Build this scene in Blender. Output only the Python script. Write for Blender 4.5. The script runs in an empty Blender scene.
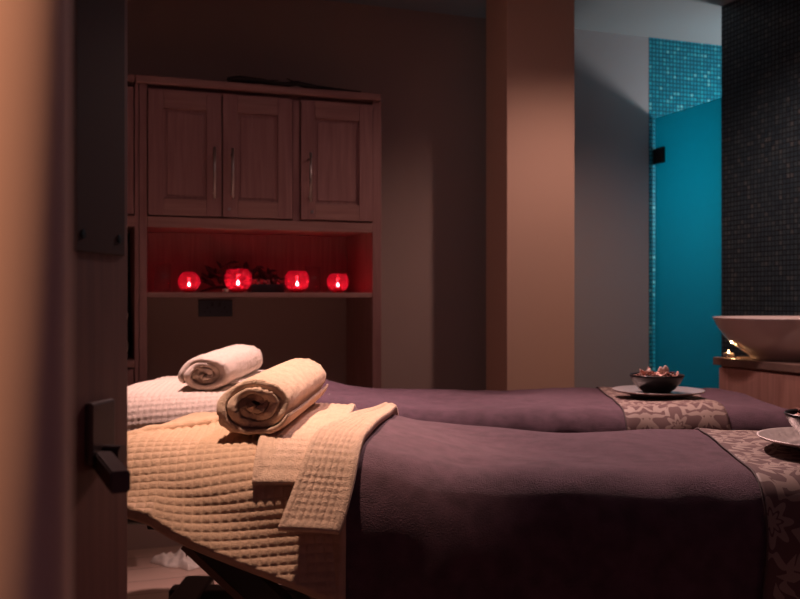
import bpy, bmesh, math, random
import numpy as np
from mathutils import Matrix, Vector
R = math.radians
YAW = R(19.5)
CS, SN = math.cos(YAW), math.sin(YAW)
COL = bpy.context.scene.collection
SC = bpy.context.scene
rnd = random.Random(7)
rng = np.random.default_rng(7)

def c2w(p):
    """couch frame (couches lie at 19.5 degrees to the walls) -> room frame"""
    return (p[0] * CS + p[1] * SN, -p[0] * SN + p[1] * CS, p[2])

# ------------------------------------------------------------------ camera, world, lights, exposure
cam = bpy.data.objects.new('camera', bpy.data.cameras.new('camera'))
COL.objects.link(cam)
cam.location = (0, 0, 1.06)
cam.rotation_euler = (R(90), 0, -YAW)
cam.data.sensor_width = 36
cam.data.lens = 40.5
cam.data.clip_start = 0.02
cam.data.dof.use_dof = True
cam.data.dof.focus_distance = 1.75
cam.data.dof.aperture_fstop = 6.3
SC.camera = cam
SC.view_settings.view_transform = 'Standard'
SC.view_settings.look = 'None'
SC.view_settings.exposure = 0.0
SC.view_settings.gamma = 1.0
SC.view_settings.use_curve_mapping = False
SC.cycles.use_denoising = True
SC.cycles.max_bounces = 8
SC.cycles.transparent_max_bounces = 12
SC.cycles.sample_clamp_indirect = 4.0

world = bpy.data.worlds.new('world')
SC.world = world
world.use_nodes = True
world.node_tree.nodes['Background'].inputs[0].default_value = (0.22, 0.22, 0.62, 1)
world.node_tree.nodes['Background'].inputs[1].default_value = 0.05

def light(name, kind, loc, energy, color, target=None, **kw):
    l = bpy.data.lights.new(name, kind)
    l.energy = energy
    l.color = color
    for k, v in kw.items():
        setattr(l, k, v)
    o = bpy.data.objects.new(name, l)
    COL.objects.link(o)
    o.location = loc
    if target is not None:
        d = Vector(target) - Vector(loc)
        o.rotation_euler = d.to_track_quat('-Z', 'Y').to_euler()
    return o

WARM = (1.0, 0.66, 0.49)
PINK = (1.0, 0.63, 0.60)
# downlights over the head ends of the two couches
light('downlight_near_couch', 'SPOT', c2w((-0.36, 1.56, 2.38)), 235, WARM, c2w((-0.25, 1.78, 0.8)), spot_size=R(39), spot_blend=1.0, shadow_soft_size=0.04)
light('downlight_far_couch', 'SPOT', c2w((-0.52, 2.66, 2.38)), 225, PINK, c2w((-0.50, 2.72, 0.8)), spot_size=R(54), spot_blend=1.0, shadow_soft_size=0.04)
# weaker downlights along the couches
light('downlight_foot', 'SPOT', c2w((0.42, 3.35, 2.38)), 250, (1.0, 0.62, 0.58), c2w((0.50, 2.0, 0.8)), spot_size=R(66), spot_blend=1.0, shadow_soft_size=0.04)
# downlight beside the column
light('downlight_column', 'SPOT', (2.04, 2.60, 2.38), 36, (1.0, 0.60, 0.50), (2.04, 2.62, 0.0), spot_size=R(143), spot_blend=0.6, shadow_soft_size=0.03)
# cool lamp inside the shower
light('shower_lamp', 'POINT', (3.48, 3.58, 1.60), 27, (1.0, 0.94, 0.95), shadow_soft_size=0.10)
# downlight over the basin
light('downlight_basin', 'SPOT', (1.72, 2.25, 2.38), 60, PINK, (2.34, 2.50, 0.8), spot_size=R(52), spot_blend=1.0, shadow_soft_size=0.04)
# hallway downlight beside the door frame
light('downlight_hall', 'SPOT', (-0.24, -0.26, 2.38), 150, (1.0, 0.54, 0.35), (-0.12, 0.30, 1.12), spot_size=R(28), spot_blend=0.5, shadow_soft_size=0.05)
# weak fill light added below the ceiling, lifts the dark areas with mauve
light('ceiling_fill', 'AREA', (0.9, 2.1, 2.40), 2.0, (1.0, 0.66, 0.72), (0.9, 2.1, 0), shape='RECTANGLE', size=1.6, size_y=1.2)

# ------------------------------------------------------------------ materials
def nt(m):
    m.use_nodes = True
    t = m.node_tree
    return t, t.nodes, t.links

def mat(name, col, rough=0.6, metal=0.0, bump=0.0, bscale=200.0, var=0.0, vscale=8.0, sheen=0.0, sheen_tint=(1, 1, 1), spec=0.5, stretch=None, coat=0.0):
    m = bpy.data.materials.new(name)
    t, N, L = nt(m)
    b = N['Principled BSDF']
    b.inputs['Base Color'].default_value = (*col, 1)
    b.inputs['Roughness'].default_value = rough
    b.inputs['Metallic'].default_value = metal
    b.inputs['Specular IOR Level'].default_value = spec
    b.inputs['Coat Weight'].default_value = coat
    if sheen:
        b.inputs['Sheen Weight'].default_value = sheen
        b.inputs['Sheen Roughness'].default_value = 0.45
        b.inputs['Sheen Tint'].default_value = (*sheen_tint, 1)
    tc = N.new('ShaderNodeTexCoord')
    src = tc.outputs['Object']
    if stretch:
        mp = N.new('ShaderNodeMapping')
        mp.inputs['Scale'].default_value = stretch
        L.new(src, mp.inputs[0])
        src = mp.outputs[0]
    if var:
        n = N.new('ShaderNodeTexNoise')
        n.inputs['Scale'].default_value = vscale
        n.inputs['Detail'].default_value = 6
        L.new(src, n.inputs['Vector'])
        r = N.new('ShaderNodeValToRGB')
        r.color_ramp.elements[0].position = 0.3
        r.color_ramp.elements[1].position = 0.7
        r.color_ramp.elements[0].color = (*[c * (1 - var) for c in col], 1)
        r.color_ramp.elements[1].color = (*[min(1, c * (1 + var)) for c in col], 1)
        L.new(n.outputs['Fac'], r.inputs[0])
        L.new(r.outputs[0], b.inputs['Base Color'])
    if bump:
        n2 = N.new('ShaderNodeTexNoise')
        n2.inputs['Scale'].default_value = bscale
        n2.inputs['Detail'].default_value = 3
        L.new(src, n2.inputs['Vector'])
        bp = N.new('ShaderNodeBump')
        bp.inputs['Strength'].default_value = bump
        bp.inputs['Distance'].default_value = 0.004
        L.new(n2.outputs['Fac'], bp.inputs['Height'])
        L.new(bp.outputs[0], b.inputs['Normal'])
    return m

def mosaic(name, axes, ramp, grout, pitch=0.0205, rough=0.25, gw=0.10, alpha_u=0.0):
    """small square glass tiles, every tile its own tone"""
    m = bpy.data.materials.new(name)
    t, N, L = nt(m)
    b = N['Principled BSDF']
    tc = N.new('ShaderNodeTexCoord')
    sp = N.new('ShaderNodeSeparateXYZ')
    L.new(tc.outputs['Object'], sp.inputs[0])
    cb = N.new('ShaderNodeCombineXYZ')
    L.new(sp.outputs[axes[0]], cb.inputs[0])
    L.new(sp.outputs[axes[1]], cb.inputs[1])
    sc = N.new('ShaderNodeVectorMath'); sc.operation = 'SCALE'
    sc.inputs['Scale'].default_value = 1 / pitch
    L.new(cb.outputs[0], sc.inputs[0])
    fl = N.new('ShaderNodeVectorMath'); fl.operation = 'FLOOR'
    L.new(sc.outputs[0], fl.inputs[0])
    fr = N.new('ShaderNodeVectorMath'); fr.operation = 'FRACTION'
    L.new(sc.outputs[0], fr.inputs[0])
    wn = N.new('ShaderNodeTexWhiteNoise'); wn.noise_dimensions = '2D'
    L.new(fl.outputs[0], wn.inputs['Vector'])
    r = N.new('ShaderNodeValToRGB')
    el = r.color_ramp.elements
    while len(el) < len(ramp):
        el.new(0.5)
    for e, (p, c) in zip(el, ramp):
        e.position = p
        e.color = (*c, 1)
    L.new(wn.outputs['Value'], r.inputs[0])
    s2 = N.new('ShaderNodeSeparateXYZ')
    L.new(fr.outputs[0], s2.inputs[0])
    masks = []
    for k in (0, 1):
        a = N.new('ShaderNodeMath'); a.operation = 'SUBTRACT'
        L.new(s2.outputs[k], a.inputs[0]); a.inputs[1].default_value = 0.5
        ab = N.new('ShaderNodeMath'); ab.operation = 'ABSOLUTE'
        L.new(a.outputs[0], ab.inputs[0])
        g = N.new('ShaderNodeMath'); g.operation = 'GREATER_THAN'
        L.new(ab.outputs[0], g.inputs[0]); g.inputs[1].default_value = 0.5 - gw
        masks.append(g)
    mx = N.new('ShaderNodeMath'); mx.operation = 'MAXIMUM'
    L.new(masks[0].outputs[0], mx.inputs[0]); L.new(masks[1].outputs[0], mx.inputs[1])
    mi = N.new('ShaderNodeMix'); mi.data_type = 'RGBA'
    L.new(mx.outputs[0], mi.inputs['Factor'])
    L.new(r.outputs[0], mi.inputs['A'])
    mi.inputs['B'].default_value = (*grout, 1)
    L.new(mi.outputs['Result'], b.inputs['Base Color'])
    rr = N.new('ShaderNodeMapRange')
    rr.inputs['To Min'].default_value = rough; rr.inputs['To Max'].default_value = 0.8
    L.new(mx.outputs[0], rr.inputs['Value'])
    L.new(rr.outputs[0], b.inputs['Roughness'])
    bp = N.new('ShaderNodeBump'); bp.invert = True
    bp.inputs['Strength'].default_value = 0.4; bp.inputs['Distance'].default_value = 0.002
    L.new(mx.outputs[0], bp.inputs['Height'])
    L.new(bp.outputs[0], b.inputs['Normal'])
    return m

def wood(name, c1, c2, rough=0.5, axis='z', scale=1.0):
    st = {'z': (22, 22, 1.2), 'x': (1.2, 22, 22), 'y': (22, 1.2, 22)}[axis]
    m = bpy.data.materials.new(name)
    t, N, L = nt(m)
    b = N['Principled BSDF']
    tc = N.new('ShaderNodeTexCoord')
    mp = N.new('ShaderNodeMapping')
    mp.inputs['Scale'].default_value = [k * scale for k in st]
    L.new(tc.outputs['Object'], mp.inputs[0])
    n = N.new('ShaderNodeTexNoise')
    n.inputs['Scale'].default_value = 3.0; n.inputs['Detail'].default_value = 8; n.inputs['Distortion'].default_value = 0.6
    L.new(mp.outputs[0], n.inputs['Vector'])
    r = N.new('ShaderNodeValToRGB')
    r.color_ramp.elements[0].position = 0.32; r.color_ramp.elements[1].position = 0.68
    r.color_ramp.elements[0].color = (*c1, 1); r.color_ramp.elements[1].color = (*c2, 1)
    L.new(n.outputs['Fac'], r.inputs[0])
    L.new(r.outputs[0], b.inputs['Base Color'])
    b.inputs['Roughness'].default_value = rough
    bp = N.new('ShaderNodeBump'); bp.inputs['Strength'].default_value = 0.15; bp.inputs['Distance'].default_value = 0.002
    L.new(n.outputs['Fac'], bp.inputs['Height']); L.new(bp.outputs[0], b.inputs['Normal'])
    return m

def damask(name, ground, thread):
    """mirrored scrolls woven into a runner; uses the cloth's own uv in metres"""
    m = bpy.data.materials.new(name)
    t, N, L = nt(m)
    b = N['Principled BSDF']
    uv = N.new('ShaderNodeUVMap'); uv.uv_map = 'uv'
    sp = N.new('ShaderNodeSeparateXYZ'); L.new(uv.outputs[0], sp.inputs[0])
    def math1(op, a, v=None, b2=None):
        n = N.new('ShaderNodeMath'); n.operation = op
        if hasattr(a, 'is_linked'):
            L.new(a, n.inputs[0])
        else:
            n.inputs[0].default_value = a
        if v is not None:
            if hasattr(v, 'is_linked'):
                L.new(v, n.inputs[1])
            else:
                n.inputs[1].default_value = v
        return n.outputs[0]
    px, py = 0.165, 0.20
    def motif(ox, oy, k):
        u = math1('SUBTRACT', math1('MODULO', math1('ADD', sp.outputs[0], px * 20 + ox), px), px / 2)
        v = math1('SUBTRACT', math1('MODULO', math1('ADD', sp.outputs[1], py * 20 + oy), py), py / 2)
        rr_ = math1('SQRT', math1('ADD', math1('MULTIPLY', u, u), math1('MULTIPLY', v, v)))
        th = math1('ARCTAN2', math1('ABSOLUTE', u), v)
        c8 = math1('COSINE', math1('MULTIPLY', th, 8.0)); c6 = math1('COSINE', math1('MULTIPLY', th, 5.0)); c12 = math1('COSINE', math1('MULTIPLY', th, 13.0))
        fl_ = math1('MULTIPLY', math1('LESS_THAN', rr_, math1('ADD', math1('MULTIPLY', c8, .008), .028 * k)), math1('GREATER_THAN', math1('ABSOLUTE', math1('SUBTRACT', rr_, math1('ADD', math1('MULTIPLY', c8, .004), .014 * k))), .0022))
        mid = math1('ADD', math1('MULTIPLY', c6, .015), .058 * k)
        wid = math1('ADD', math1('MULTIPLY', c12, .0045), .0065)
        ring = math1('LESS_THAN', math1('ABSOLUTE', math1('SUBTRACT', rr_, mid)), wid)
        leaf = math1('MULTIPLY', math1('LESS_THAN', math1('ABSOLUTE', math1('SUBTRACT', rr_, .082 * k)), .009), math1('GREATER_THAN', math1('COSINE', math1('ADD', math1('MULTIPLY', th, 9.0), math1('MULTIPLY', rr_, 160.0))), .35))
        return math1('MAXIMUM', fl_, math1('MAXIMUM', ring, leaf))
    msk = math1('MAXIMUM', motif(px / 2, .03, 1.0), motif(0, .03 + py / 2, .8))
    mi = N.new('ShaderNodeMix'); mi.data_type = 'RGBA'
    L.new(msk, mi.inputs['Factor']); mi.inputs['A'].default_value = (*ground, 1); mi.inputs['B'].default_value = (*thread, 1)
    L.new(mi.outputs['Result'], b.inputs['Base Color'])
    rr = N.new('ShaderNodeMapRange'); rr.inputs['To Min'].default_value = 0.85; rr.inputs['To Max'].default_value = 0.65
    L.new(msk, rr.inputs['Value']); L.new(rr.outputs[0], b.inputs['Roughness'])
    bp = N.new('ShaderNodeBump'); bp.inputs['Strength'].default_value = 0.3; bp.inputs['Distance'].default_value = 0.001
    L.new(msk, bp.inputs['Height']); L.new(bp.outputs[0], b.inputs['Normal'])
    return m

def red_glass(name):
    m = bpy.data.materials.new(name)
    t, N, L = nt(m)
    N.remove(N['Principled BSDF'])
    out = N['Material Output']
    tr = N.new('ShaderNodeBsdfTransparent'); tr.inputs[0].default_value = (1.0, 0.33, 0.50, 1)
    tl = N.new('ShaderNodeBsdfTranslucent'); tl.inputs[0].default_value = (0.80, 0.06, 0.20, 1)
    gl = N.new('ShaderNodeBsdfGlossy'); gl.inputs[0].default_value = (1, .6, .6, 1); gl.inputs['Roughness'].default_value = 0.08
    vo = N.new('ShaderNodeTexVoronoi'); vo.feature = 'DISTANCE_TO_EDGE'; vo.inputs['Scale'].default_value = 85
    tc = N.new('ShaderNodeTexCoord'); L.new(tc.outputs['Object'], vo.inputs['Vector'])
    mr = N.new('ShaderNodeMapRange'); mr.inputs['From Max'].default_value = 0.08
    mr.inputs['To Min'].default_value = 0.40; mr.inputs['To Max'].default_value = 0.08
    L.new(vo.outputs['Distance'], mr.inputs['Value'])
    a = N.new('ShaderNodeMixShader'); L.new(mr.outputs[0], a.inputs[0]); L.new(tr.outputs[0], a.inputs[1]); L.new(tl.outputs[0], a.inputs[2])
    lw = N.new('ShaderNodeLayerWeight'); lw.inputs[0].default_value = .5
    fz = N.new('ShaderNodeMath'); fz.operation = 'POWER'; L.new(lw.outputs['Facing'], fz.inputs[0]); fz.inputs[1].default_value = 4.0
    fm = N.new('ShaderNodeMath'); fm.operation = 'MULTIPLY_ADD'; L.new(fz.outputs[0], fm.inputs[0]); fm.inputs[1].default_value = .6; fm.inputs[2].default_value = .04
    c = N.new('ShaderNodeMixShader'); L.new(fm.outputs[0], c.inputs[0]); L.new(a.outputs[0], c.inputs[1]); L.new(gl.outputs[0], c.inputs[2])
    L.new(c.outputs[0], out.inputs[0])
    return m

def clear_glass(name):
    m = bpy.data.materials.new(name)
    t, N, L = nt(m)
    N.remove(N['Principled BSDF'])
    tr = N.new('ShaderNodeBsdfTransparent'); tr.inputs[0].default_value = (.95, .93, .94, 1)
    gl = N.new('ShaderNodeBsdfGlossy'); gl.inputs['Roughness'].default_value = 0.05
    lw = N.new('ShaderNodeLayerWeight'); lw.inputs[0].default_value = .5
    fz = N.new('ShaderNodeMath'); fz.operation = 'POWER'; L.new(lw.outputs['Facing'], fz.inputs[0]); fz.inputs[1].default_value = 4.0
    fm = N.new('ShaderNodeMath'); fm.operation = 'MULTIPLY_ADD'; L.new(fz.outputs[0], fm.inputs[0]); fm.inputs[1].default_value = .6; fm.inputs[2].default_value = .04
    c = N.new('ShaderNodeMixShader'); L.new(fm.outputs[0], c.inputs[0]); L.new(tr.outputs[0], c.inputs[1]); L.new(gl.outputs[0], c.inputs[2])
    L.new(c.outputs[0], N['Material Output'].inputs[0])
    return m

def frosted(name):
    m = bpy.data.materials.new(name)
    t, N, L = nt(m)
    N.remove(N['Principled BSDF'])
    tl = N.new('ShaderNodeBsdfTranslucent'); tl.inputs[0].default_value = (0.012, 0.42, 0.50, 1)
    df = N.new('ShaderNodeBsdfDiffuse'); df.inputs[0].default_value = (0.015, 0.22, 0.26, 1)
    gl = N.new('ShaderNodeBsdfGlossy'); gl.inputs['Roughness'].default_value = 0.35; gl.inputs[0].default_value = (.6, .9, 1, 1)
    a = N.new('ShaderNodeMixShader'); a.inputs[0].default_value = 0.3; L.new(tl.outputs[0], a.inputs[1]); L.new(df.outputs[0], a.inputs[2])
    c = N.new('ShaderNodeMixShader'); c.inputs[0].default_value = 0.04; L.new(a.outputs[0], c.inputs[1]); L.new(gl.outputs[0], c.inputs[2])
    L.new(c.outputs[0], N['Material Output'].inputs[0])
    return m

def emit(name, col, s):
    m = bpy.data.materials.new(name)
    t, N, L = nt(m)
    N.remove(N['Principled BSDF'])
    e = N.new('ShaderNodeEmission'); e.inputs[0].default_value = (*col, 1); e.inputs[1].default_value = s
    L.new(e.outputs[0], N['Material Output'].inputs[0])
    return m

def floor_mat():
    m = bpy.data.materials.new('floor_planks')
    t, N, L = nt(m)
    b = N['Principled BSDF']
    tc = N.new('ShaderNodeTexCoord')
    br = N.new('ShaderNodeTexBrick')
    br.inputs['Scale'].default_value = 1.0
    br.inputs['Brick Width'].default_value = 1.1; br.inputs['Row Height'].default_value = 0.16
    br.inputs['Mortar Size'].default_value = 0.002
    br.inputs['Color1'].default_value = (.50, .34, .27, 1); br.inputs['Color2'].default_value = (.44, .29, .23, 1); br.inputs['Mortar'].default_value = (.12, .08, .06, 1)
    L.new(tc.outputs['Object'], br.inputs['Vector'])
    L.new(br.outputs[0], b.inputs['Base Color'])
    b.inputs['Roughness'].default_value = 0.45
    return m

M = dict(
    plaster=mat('cream_plaster', (.50, .36, .29), .85, bump=.10, bscale=60),
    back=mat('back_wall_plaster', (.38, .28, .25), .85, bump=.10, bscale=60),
    grey=mat('grey_plaster', (.42, .38, .38), .85, bump=.08, bscale=60),
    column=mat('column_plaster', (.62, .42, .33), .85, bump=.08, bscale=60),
    hall=mat('hall_plaster', (.84, .56, .40), .8),
    ceiling=mat('ceiling_paint', (.27, .28, .28), .9),
    floor=floor_mat(),
    oak=wood('pink_oak', (.235, .115, .108), (.32, .17, .162), .5, 'z'),
    oakh=wood('pink_oak_rail', (.25, .125, .113), (.335, .185, .165), .5, 'x'),
    walnut=wood('vanity_wood', (.42, .21, .165), (.54, .29, .23), .5, 'z'),
    top=mat('vanity_top', (.20, .13, .105), .3, var=.15, vscale=30),
    dark_tile=mosaic('dark_mosaic', (1, 2), [(0, (.022, .044, .064)), (.5, (.032, .060, .082)), (.85, (.048, .078, .096)), (1, (.09, .11, .12))], (.006, .010, .015), pitch=.0215, rough=.28, gw=.12),
    blue_tile_x=mosaic('blue_mosaic_back', (0, 2), [(0, (.004, .24, .34)), (.6, (.008, .32, .43)), (.88, (.02, .42, .52)), (1, (.16, .62, .68))], (.002, .09, .13), pitch=.0215, rough=.3, gw=.15),
    blue_tile_y=mosaic('blue_mosaic_side', (1, 2), [(0, (.004, .24, .34)), (.6, (.008, .32, .43)), (.88, (.02, .42, .52)), (1, (.16, .62, .68))], (.002, .09, .13), pitch=.0215, rough=.3, gw=.15),
    frosted=frosted('frosted_teal_glass'),
    door=wood('door_veneer', (.17, .075, .06), (.22, .10, .08), .55, 'z'),
    plate_dark=mat('dark_bronze_plate', (.065, .034, .031), .55, .0, spec=.2),
    bronze=mat('dark_bronze', (.10, .065, .058), .38, .3, spec=.3),
    steel=mat('brushed_steel', (.55, .5, .48), .35, 1.0),
    black=mat('black_metal', (.012, .012, .015), .35),
    vinyl=mat('black_vinyl', (.02, .018, .02), .5),
    bar=mat('bar_side', (.16, .09, .065), .5),
    tan=mat('tan_terry', (.66, .45, .34), .95, bump=1.0, bscale=420, sheen=.3, sheen_tint=(1, .85, .75), var=.12, vscale=60),
    throw=mat('tan_waffle', (.55, .36, .25), .95, bump=.7, bscale=500, sheen=.25, sheen_tint=(1, .85, .75), var=.08, vscale=60),
    cream=mat('cream_waffle', (.74, .60, .49), .95, bump=.8, bscale=500, sheen=.3, sheen_tint=(1, .9, .8), var=.06, vscale=60),
    white=mat('white_terry', (.82, .72, .63), .95, bump=.9, bscale=420, sheen=.3, var=.05, vscale=60),
    plum=mat('plum_velour', (.088, .042, .060), .95, bump=.6, bscale=420, sheen=.16, sheen_tint=(.85, .55, .72), var=.25, vscale=35),
    navy=mat('plum_hem', (.05, .03, .06), .95, bump=.6, bscale=300),
    runner=damask('damask_runner', (.12, .062, .058), (.27, .19, .155)),
    runner_edge=mat('runner_edge', (.07, .04, .04), .8),
    silver=mat('hammered_silver', (.55, .48, .46), .38, .85, bump=.35, bscale=90),
    bowl=mat('dark_bowl', (.014, .011, .012), .3, .0, spec=.3),
    petal=mat('petal_pink', (.62, .34, .28), .7, var=.4, vscale=40),
    petal_b=mat('petal_brown', (.22, .085, .06), .8, var=.4, vscale=40),
    shell=mat('shell_pale', (.80, .62, .54), .5),
    ceramic=mat('basin_glaze', (.70, .60, .56), .12, coat=.5),
    alu=mat('tealight_cup', (.6, .58, .56), .3, 1.0),
    wax=mat('wax', (.85, .75, .65), .5),
    red_wax=mat('red_wax', (.6, .05, .05), .5),
    flame=emit('flame', (1.0, .55, .22), 60),
    flame_red=emit('candle_flame', (1.0, .45, .25), 150),
    red=red_glass('red_crackle_glass'),
    glass=clear_glass('clear_glass'),
    socket=mat('socket_plate', (.055, .055, .065), .35, .5),
    socket_hole=mat('socket_hole', (.004, .004, .005), .5),
    twig=mat('dark_twig', (.018, .013, .013), .8, bump=.5, bscale=80),
    leaf=mat('dark_leaf', (.022, .016, .020), .7, var=.4, vscale=30),
    berry=mat('dark_red_bead', (.20, .05, .06), .25),
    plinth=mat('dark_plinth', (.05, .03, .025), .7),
)

# ------------------------------------------------------------------ mesh helpers
# A mesh is (verts Nx3, faces list). frame 'room' or 'couch'; origin is the thing's base in that frame.
class Root:
    def __init__(s, obj, origin, frame):
        s.o, s.origin, s.frame = obj, origin, frame

def world_of(p, frame):
    return c2w(p) if frame == 'couch' else tuple(p)

def tag(o, label, cat, group=None, kind=None):
    if label: o['label'] = label
    if cat: o['category'] = cat
    if group: o['group'] = group
    if kind: o['kind'] = kind
    return o

def thing(name, label, cat, origin, frame='room', group=None, kind=None):
    o = bpy.data.objects.new(name, None)
    COL.objects.link(o)
    o.empty_display_size = 0.05
    o.location = world_of(origin, frame)
    o.rotation_euler = (0, 0, -YAW if frame == 'couch' else 0)
    tag(o, label, cat, group, kind)
    return Root(o, tuple(origin), frame)

def build(name, mesh, material, parent=None, frame='room', origin=(0, 0, 0), smooth=True, uv=None, label=None, mats=None, fmat=None):
    """mesh = (verts, faces) in frame coordinates -> one object; child of Root or Root-like part"""
    V, F = mesh
    V = np.asarray(V, dtype=np.float64).reshape(-1, 3)
    if parent is not None:
        origin, frame = parent.origin, parent.frame
    me = bpy.data.meshes.new(name)
    me.from_pydata((V - np.array(origin)).tolist(), [], [tuple(int(i) for i in f) for f in F])
    me.update()
    if smooth:
        me.polygons.foreach_set('use_smooth', [True] * len(me.polygons))
    if uv is not None:
        l = me.uv_layers.new(name='uv')
        idx = np.empty(len(me.loops), dtype=np.int32)
        me.loops.foreach_get('vertex_index', idx)
        l.data.foreach_set('uv', np.asarray(uv, dtype=np.float32)[idx].ravel())
    me.materials.append(material)
    o = bpy.data.objects.new(name, me)
    COL.objects.link(o)
    if parent is not None:
        o.parent = parent.o
    else:
        o.location = world_of(origin, frame)
        o.rotation_euler = (0, 0, -YAW if frame == 'couch' else 0)
    if label: o['label'] = label
    r = Root(o, origin, frame)
    return r

def from_bm(bm):
    bm.verts.ensure_lookup_table()
    bm.normal_update()
    V = [tuple(v.co) for v in bm.verts]
    for i, v in enumerate(bm.verts):
        v.index = i
    F = [[v.index for v in f.verts] for f in bm.faces]
    bm.free()
    return V, F

def box(x0, x1, y0, y1, z0, z1, bev=0.003, seg=2):
    bm = bmesh.new()
    bmesh.ops.create_cube(bm, size=1)
    for v in bm.verts:
        v.co = ((x0 + x1) / 2 + v.co.x * (x1 - x0), (y0 + y1) / 2 + v.co.y * (y1 - y0), (z0 + z1) / 2 + v.co.z * (z1 - z0))
    if bev:
        b = min(bev, abs(x1 - x0) * .45, abs(y1 - y0) * .45, abs(z1 - z0) * .45)
        bmesh.ops.bevel(bm, geom=bm.edges[:], offset=b, segments=seg, profile=0.5, affect='EDGES')
    return from_bm(bm)

def join(*ms):
    V, F = [], []
    for v, f in ms:
        n = len(V)
        V.extend([tuple(p) for p in v])
        F.extend([[i + n for i in q] for q in f])
    return V, F

def move(m, mtx):
    V = [tuple(mtx @ Vector(v)) for v in m[0]]
    return V, m[1]

def lathe(profile, center=(0, 0, 0), n=48, sx=1.0, sy=1.0, close=False):
    """profile of (r, z); start/end with r == 0 make poles"""
    V, F, rows = [], [], []
    for r, z in profile:
        if r < 1e-6:
            rows.append([len(V)]); V.append((center[0], center[1], center[2] + z))
        else:
            row = []
            for k in range(n):
                a = 2 * math.pi * k / n
                row.append(len(V)); V.append((center[0] + sx * r * math.cos(a), center[1] + sy * r * math.sin(a), center[2] + z))
            rows.append(row)
    pairs = list(zip(rows[:-1], rows[1:]))
    if close: pairs.append((rows[-1], rows[0]))
    for a, b in pairs:
        for k in range(n):
            k2 = (k + 1) % n
            if len(a) == 1 and len(b) == 1: break
            if len(a) == 1: F.append([a[0], b[k2], b[k]])
            elif len(b) == 1: F.append([a[k], a[k2], b[0]])
            else: F.append([a[k], a[k2], b[k2], b[k]])
    return V, F

def tube(path, rad, n=10):
    P = [Vector(p) for p in path]
    rads = rad if isinstance(rad, (list, tuple)) else [rad] * len(P)
    V, F = [], []
    up = Vector((0.12, 0.31, 0.94)).normalized()
    for i, p in enumerate(P):
        t = (P[min(i + 1, len(P) - 1)] - P[max(i - 1, 0)]).normalized()
        a = t.cross(up)
        if a.length < 1e-3: a = t.cross(Vector((1, 0, 0)))
        a.normalize(); b = t.cross(a)
        for k in range(n):
            q = p + rads[i] * (math.cos(2 * math.pi * k / n) * a + math.sin(2 * math.pi * k / n) * b)
            V.append(tuple(q))
    for i in range(len(P) - 1):
        for k in range(n):
            F.append([i * n + k, i * n + (k + 1) % n, (i + 1) * n + (k + 1) % n, (i + 1) * n + k])
    F.append(list(range(n))[::-1]); F.append([(len(P) - 1) * n + k for k in range(n)])
    return V, F

def struct(name, m, material, smooth=False):
    r = build(name, m, material, smooth=smooth)
    r.o['kind'] = 'structure'
    return r

# ------------------------------------------------------------------ room shell (room frame: x along the back wall, y into the room)
H = 2.42
struct('floor', box(-1.3, 3.9, -1.6, 4.3, -0.06, 0, 0), M['floor'])
struct('ceiling', box(-1.3, 3.9, 0.24, 4.3, H, H + .06, 0), M['ceiling'])
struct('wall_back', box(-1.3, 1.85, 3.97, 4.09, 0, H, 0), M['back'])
struct('wall_back_grey', box(1.85, 2.775, 3.97, 4.09, 0, H, 0), M['grey'])
struct('wall_left', box(-1.12, -1.0, 0.36, 3.97, 0, H, 0), M['plaster'])
struct('wall_front_left', box(-1.12, -0.42, 0.24, 0.36, 0, H, 0), M['plaster'])
struct('wall_front_right', box(1.35, 2.92, 0.24, 0.36, 0, H, 0), M['plaster'])
struct('wall_front_top', box(-0.42, 1.35, 0.24, 0.36, 2.12, H, 0), M['plaster'])
struct('wall_right', box(2.80, 2.92, 0.36, 3.44, 0, H, .002), M['dark_tile'])
struct('wall_shower_back', box(2.7755, 3.80, 3.969, 4.09, 0, H, 0), M['blue_tile_x'])
struct('wall_shower_side', box(3.70, 3.82, 2.9, 3.969, 0, H, 0), M['blue_tile_y'])
struct('wall_shower_front', box(2.92, 3.82, 2.84, 2.96, 0, H, 0), M['blue_tile_x'])
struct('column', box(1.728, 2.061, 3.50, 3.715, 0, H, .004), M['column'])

# hall wall end with a rounded corner, right beside the lens
def stadium(x0, x1, y0, y1, z0, z1, rad, n=14):
    pts = [(x0, y1), (x0, y0)]
    for k in range(n + 1):
        a = -math.pi / 2 + (math.pi / 2) * k / n
        pts.append((x1 - rad + rad * math.cos(a), y0 + rad + rad * math.sin(a)))
    r2 = min(.02, rad)
    for k in range(n + 1):
        a = (math.pi / 2) * k / n
        pts.append((x1 - r2 + r2 * math.cos(a), y1 - r2 + r2 * math.sin(a)))
    N_ = len(pts)
    V = [(x, y, z0) for x, y in pts] + [(x, y, z1) for x, y in pts]
    F = [[i, (i + 1) % N_, N_ + (i + 1) % N_, N_ + i] for i in range(N_)]
    F += [list(range(N_))[::-1], list(range(N_, 2 * N_))]
    return V, F
struct('wall_hall', stadium(-0.26, -0.0035, 0.295, 0.40, 0, H, .034), M['hall'], smooth=True)

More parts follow.
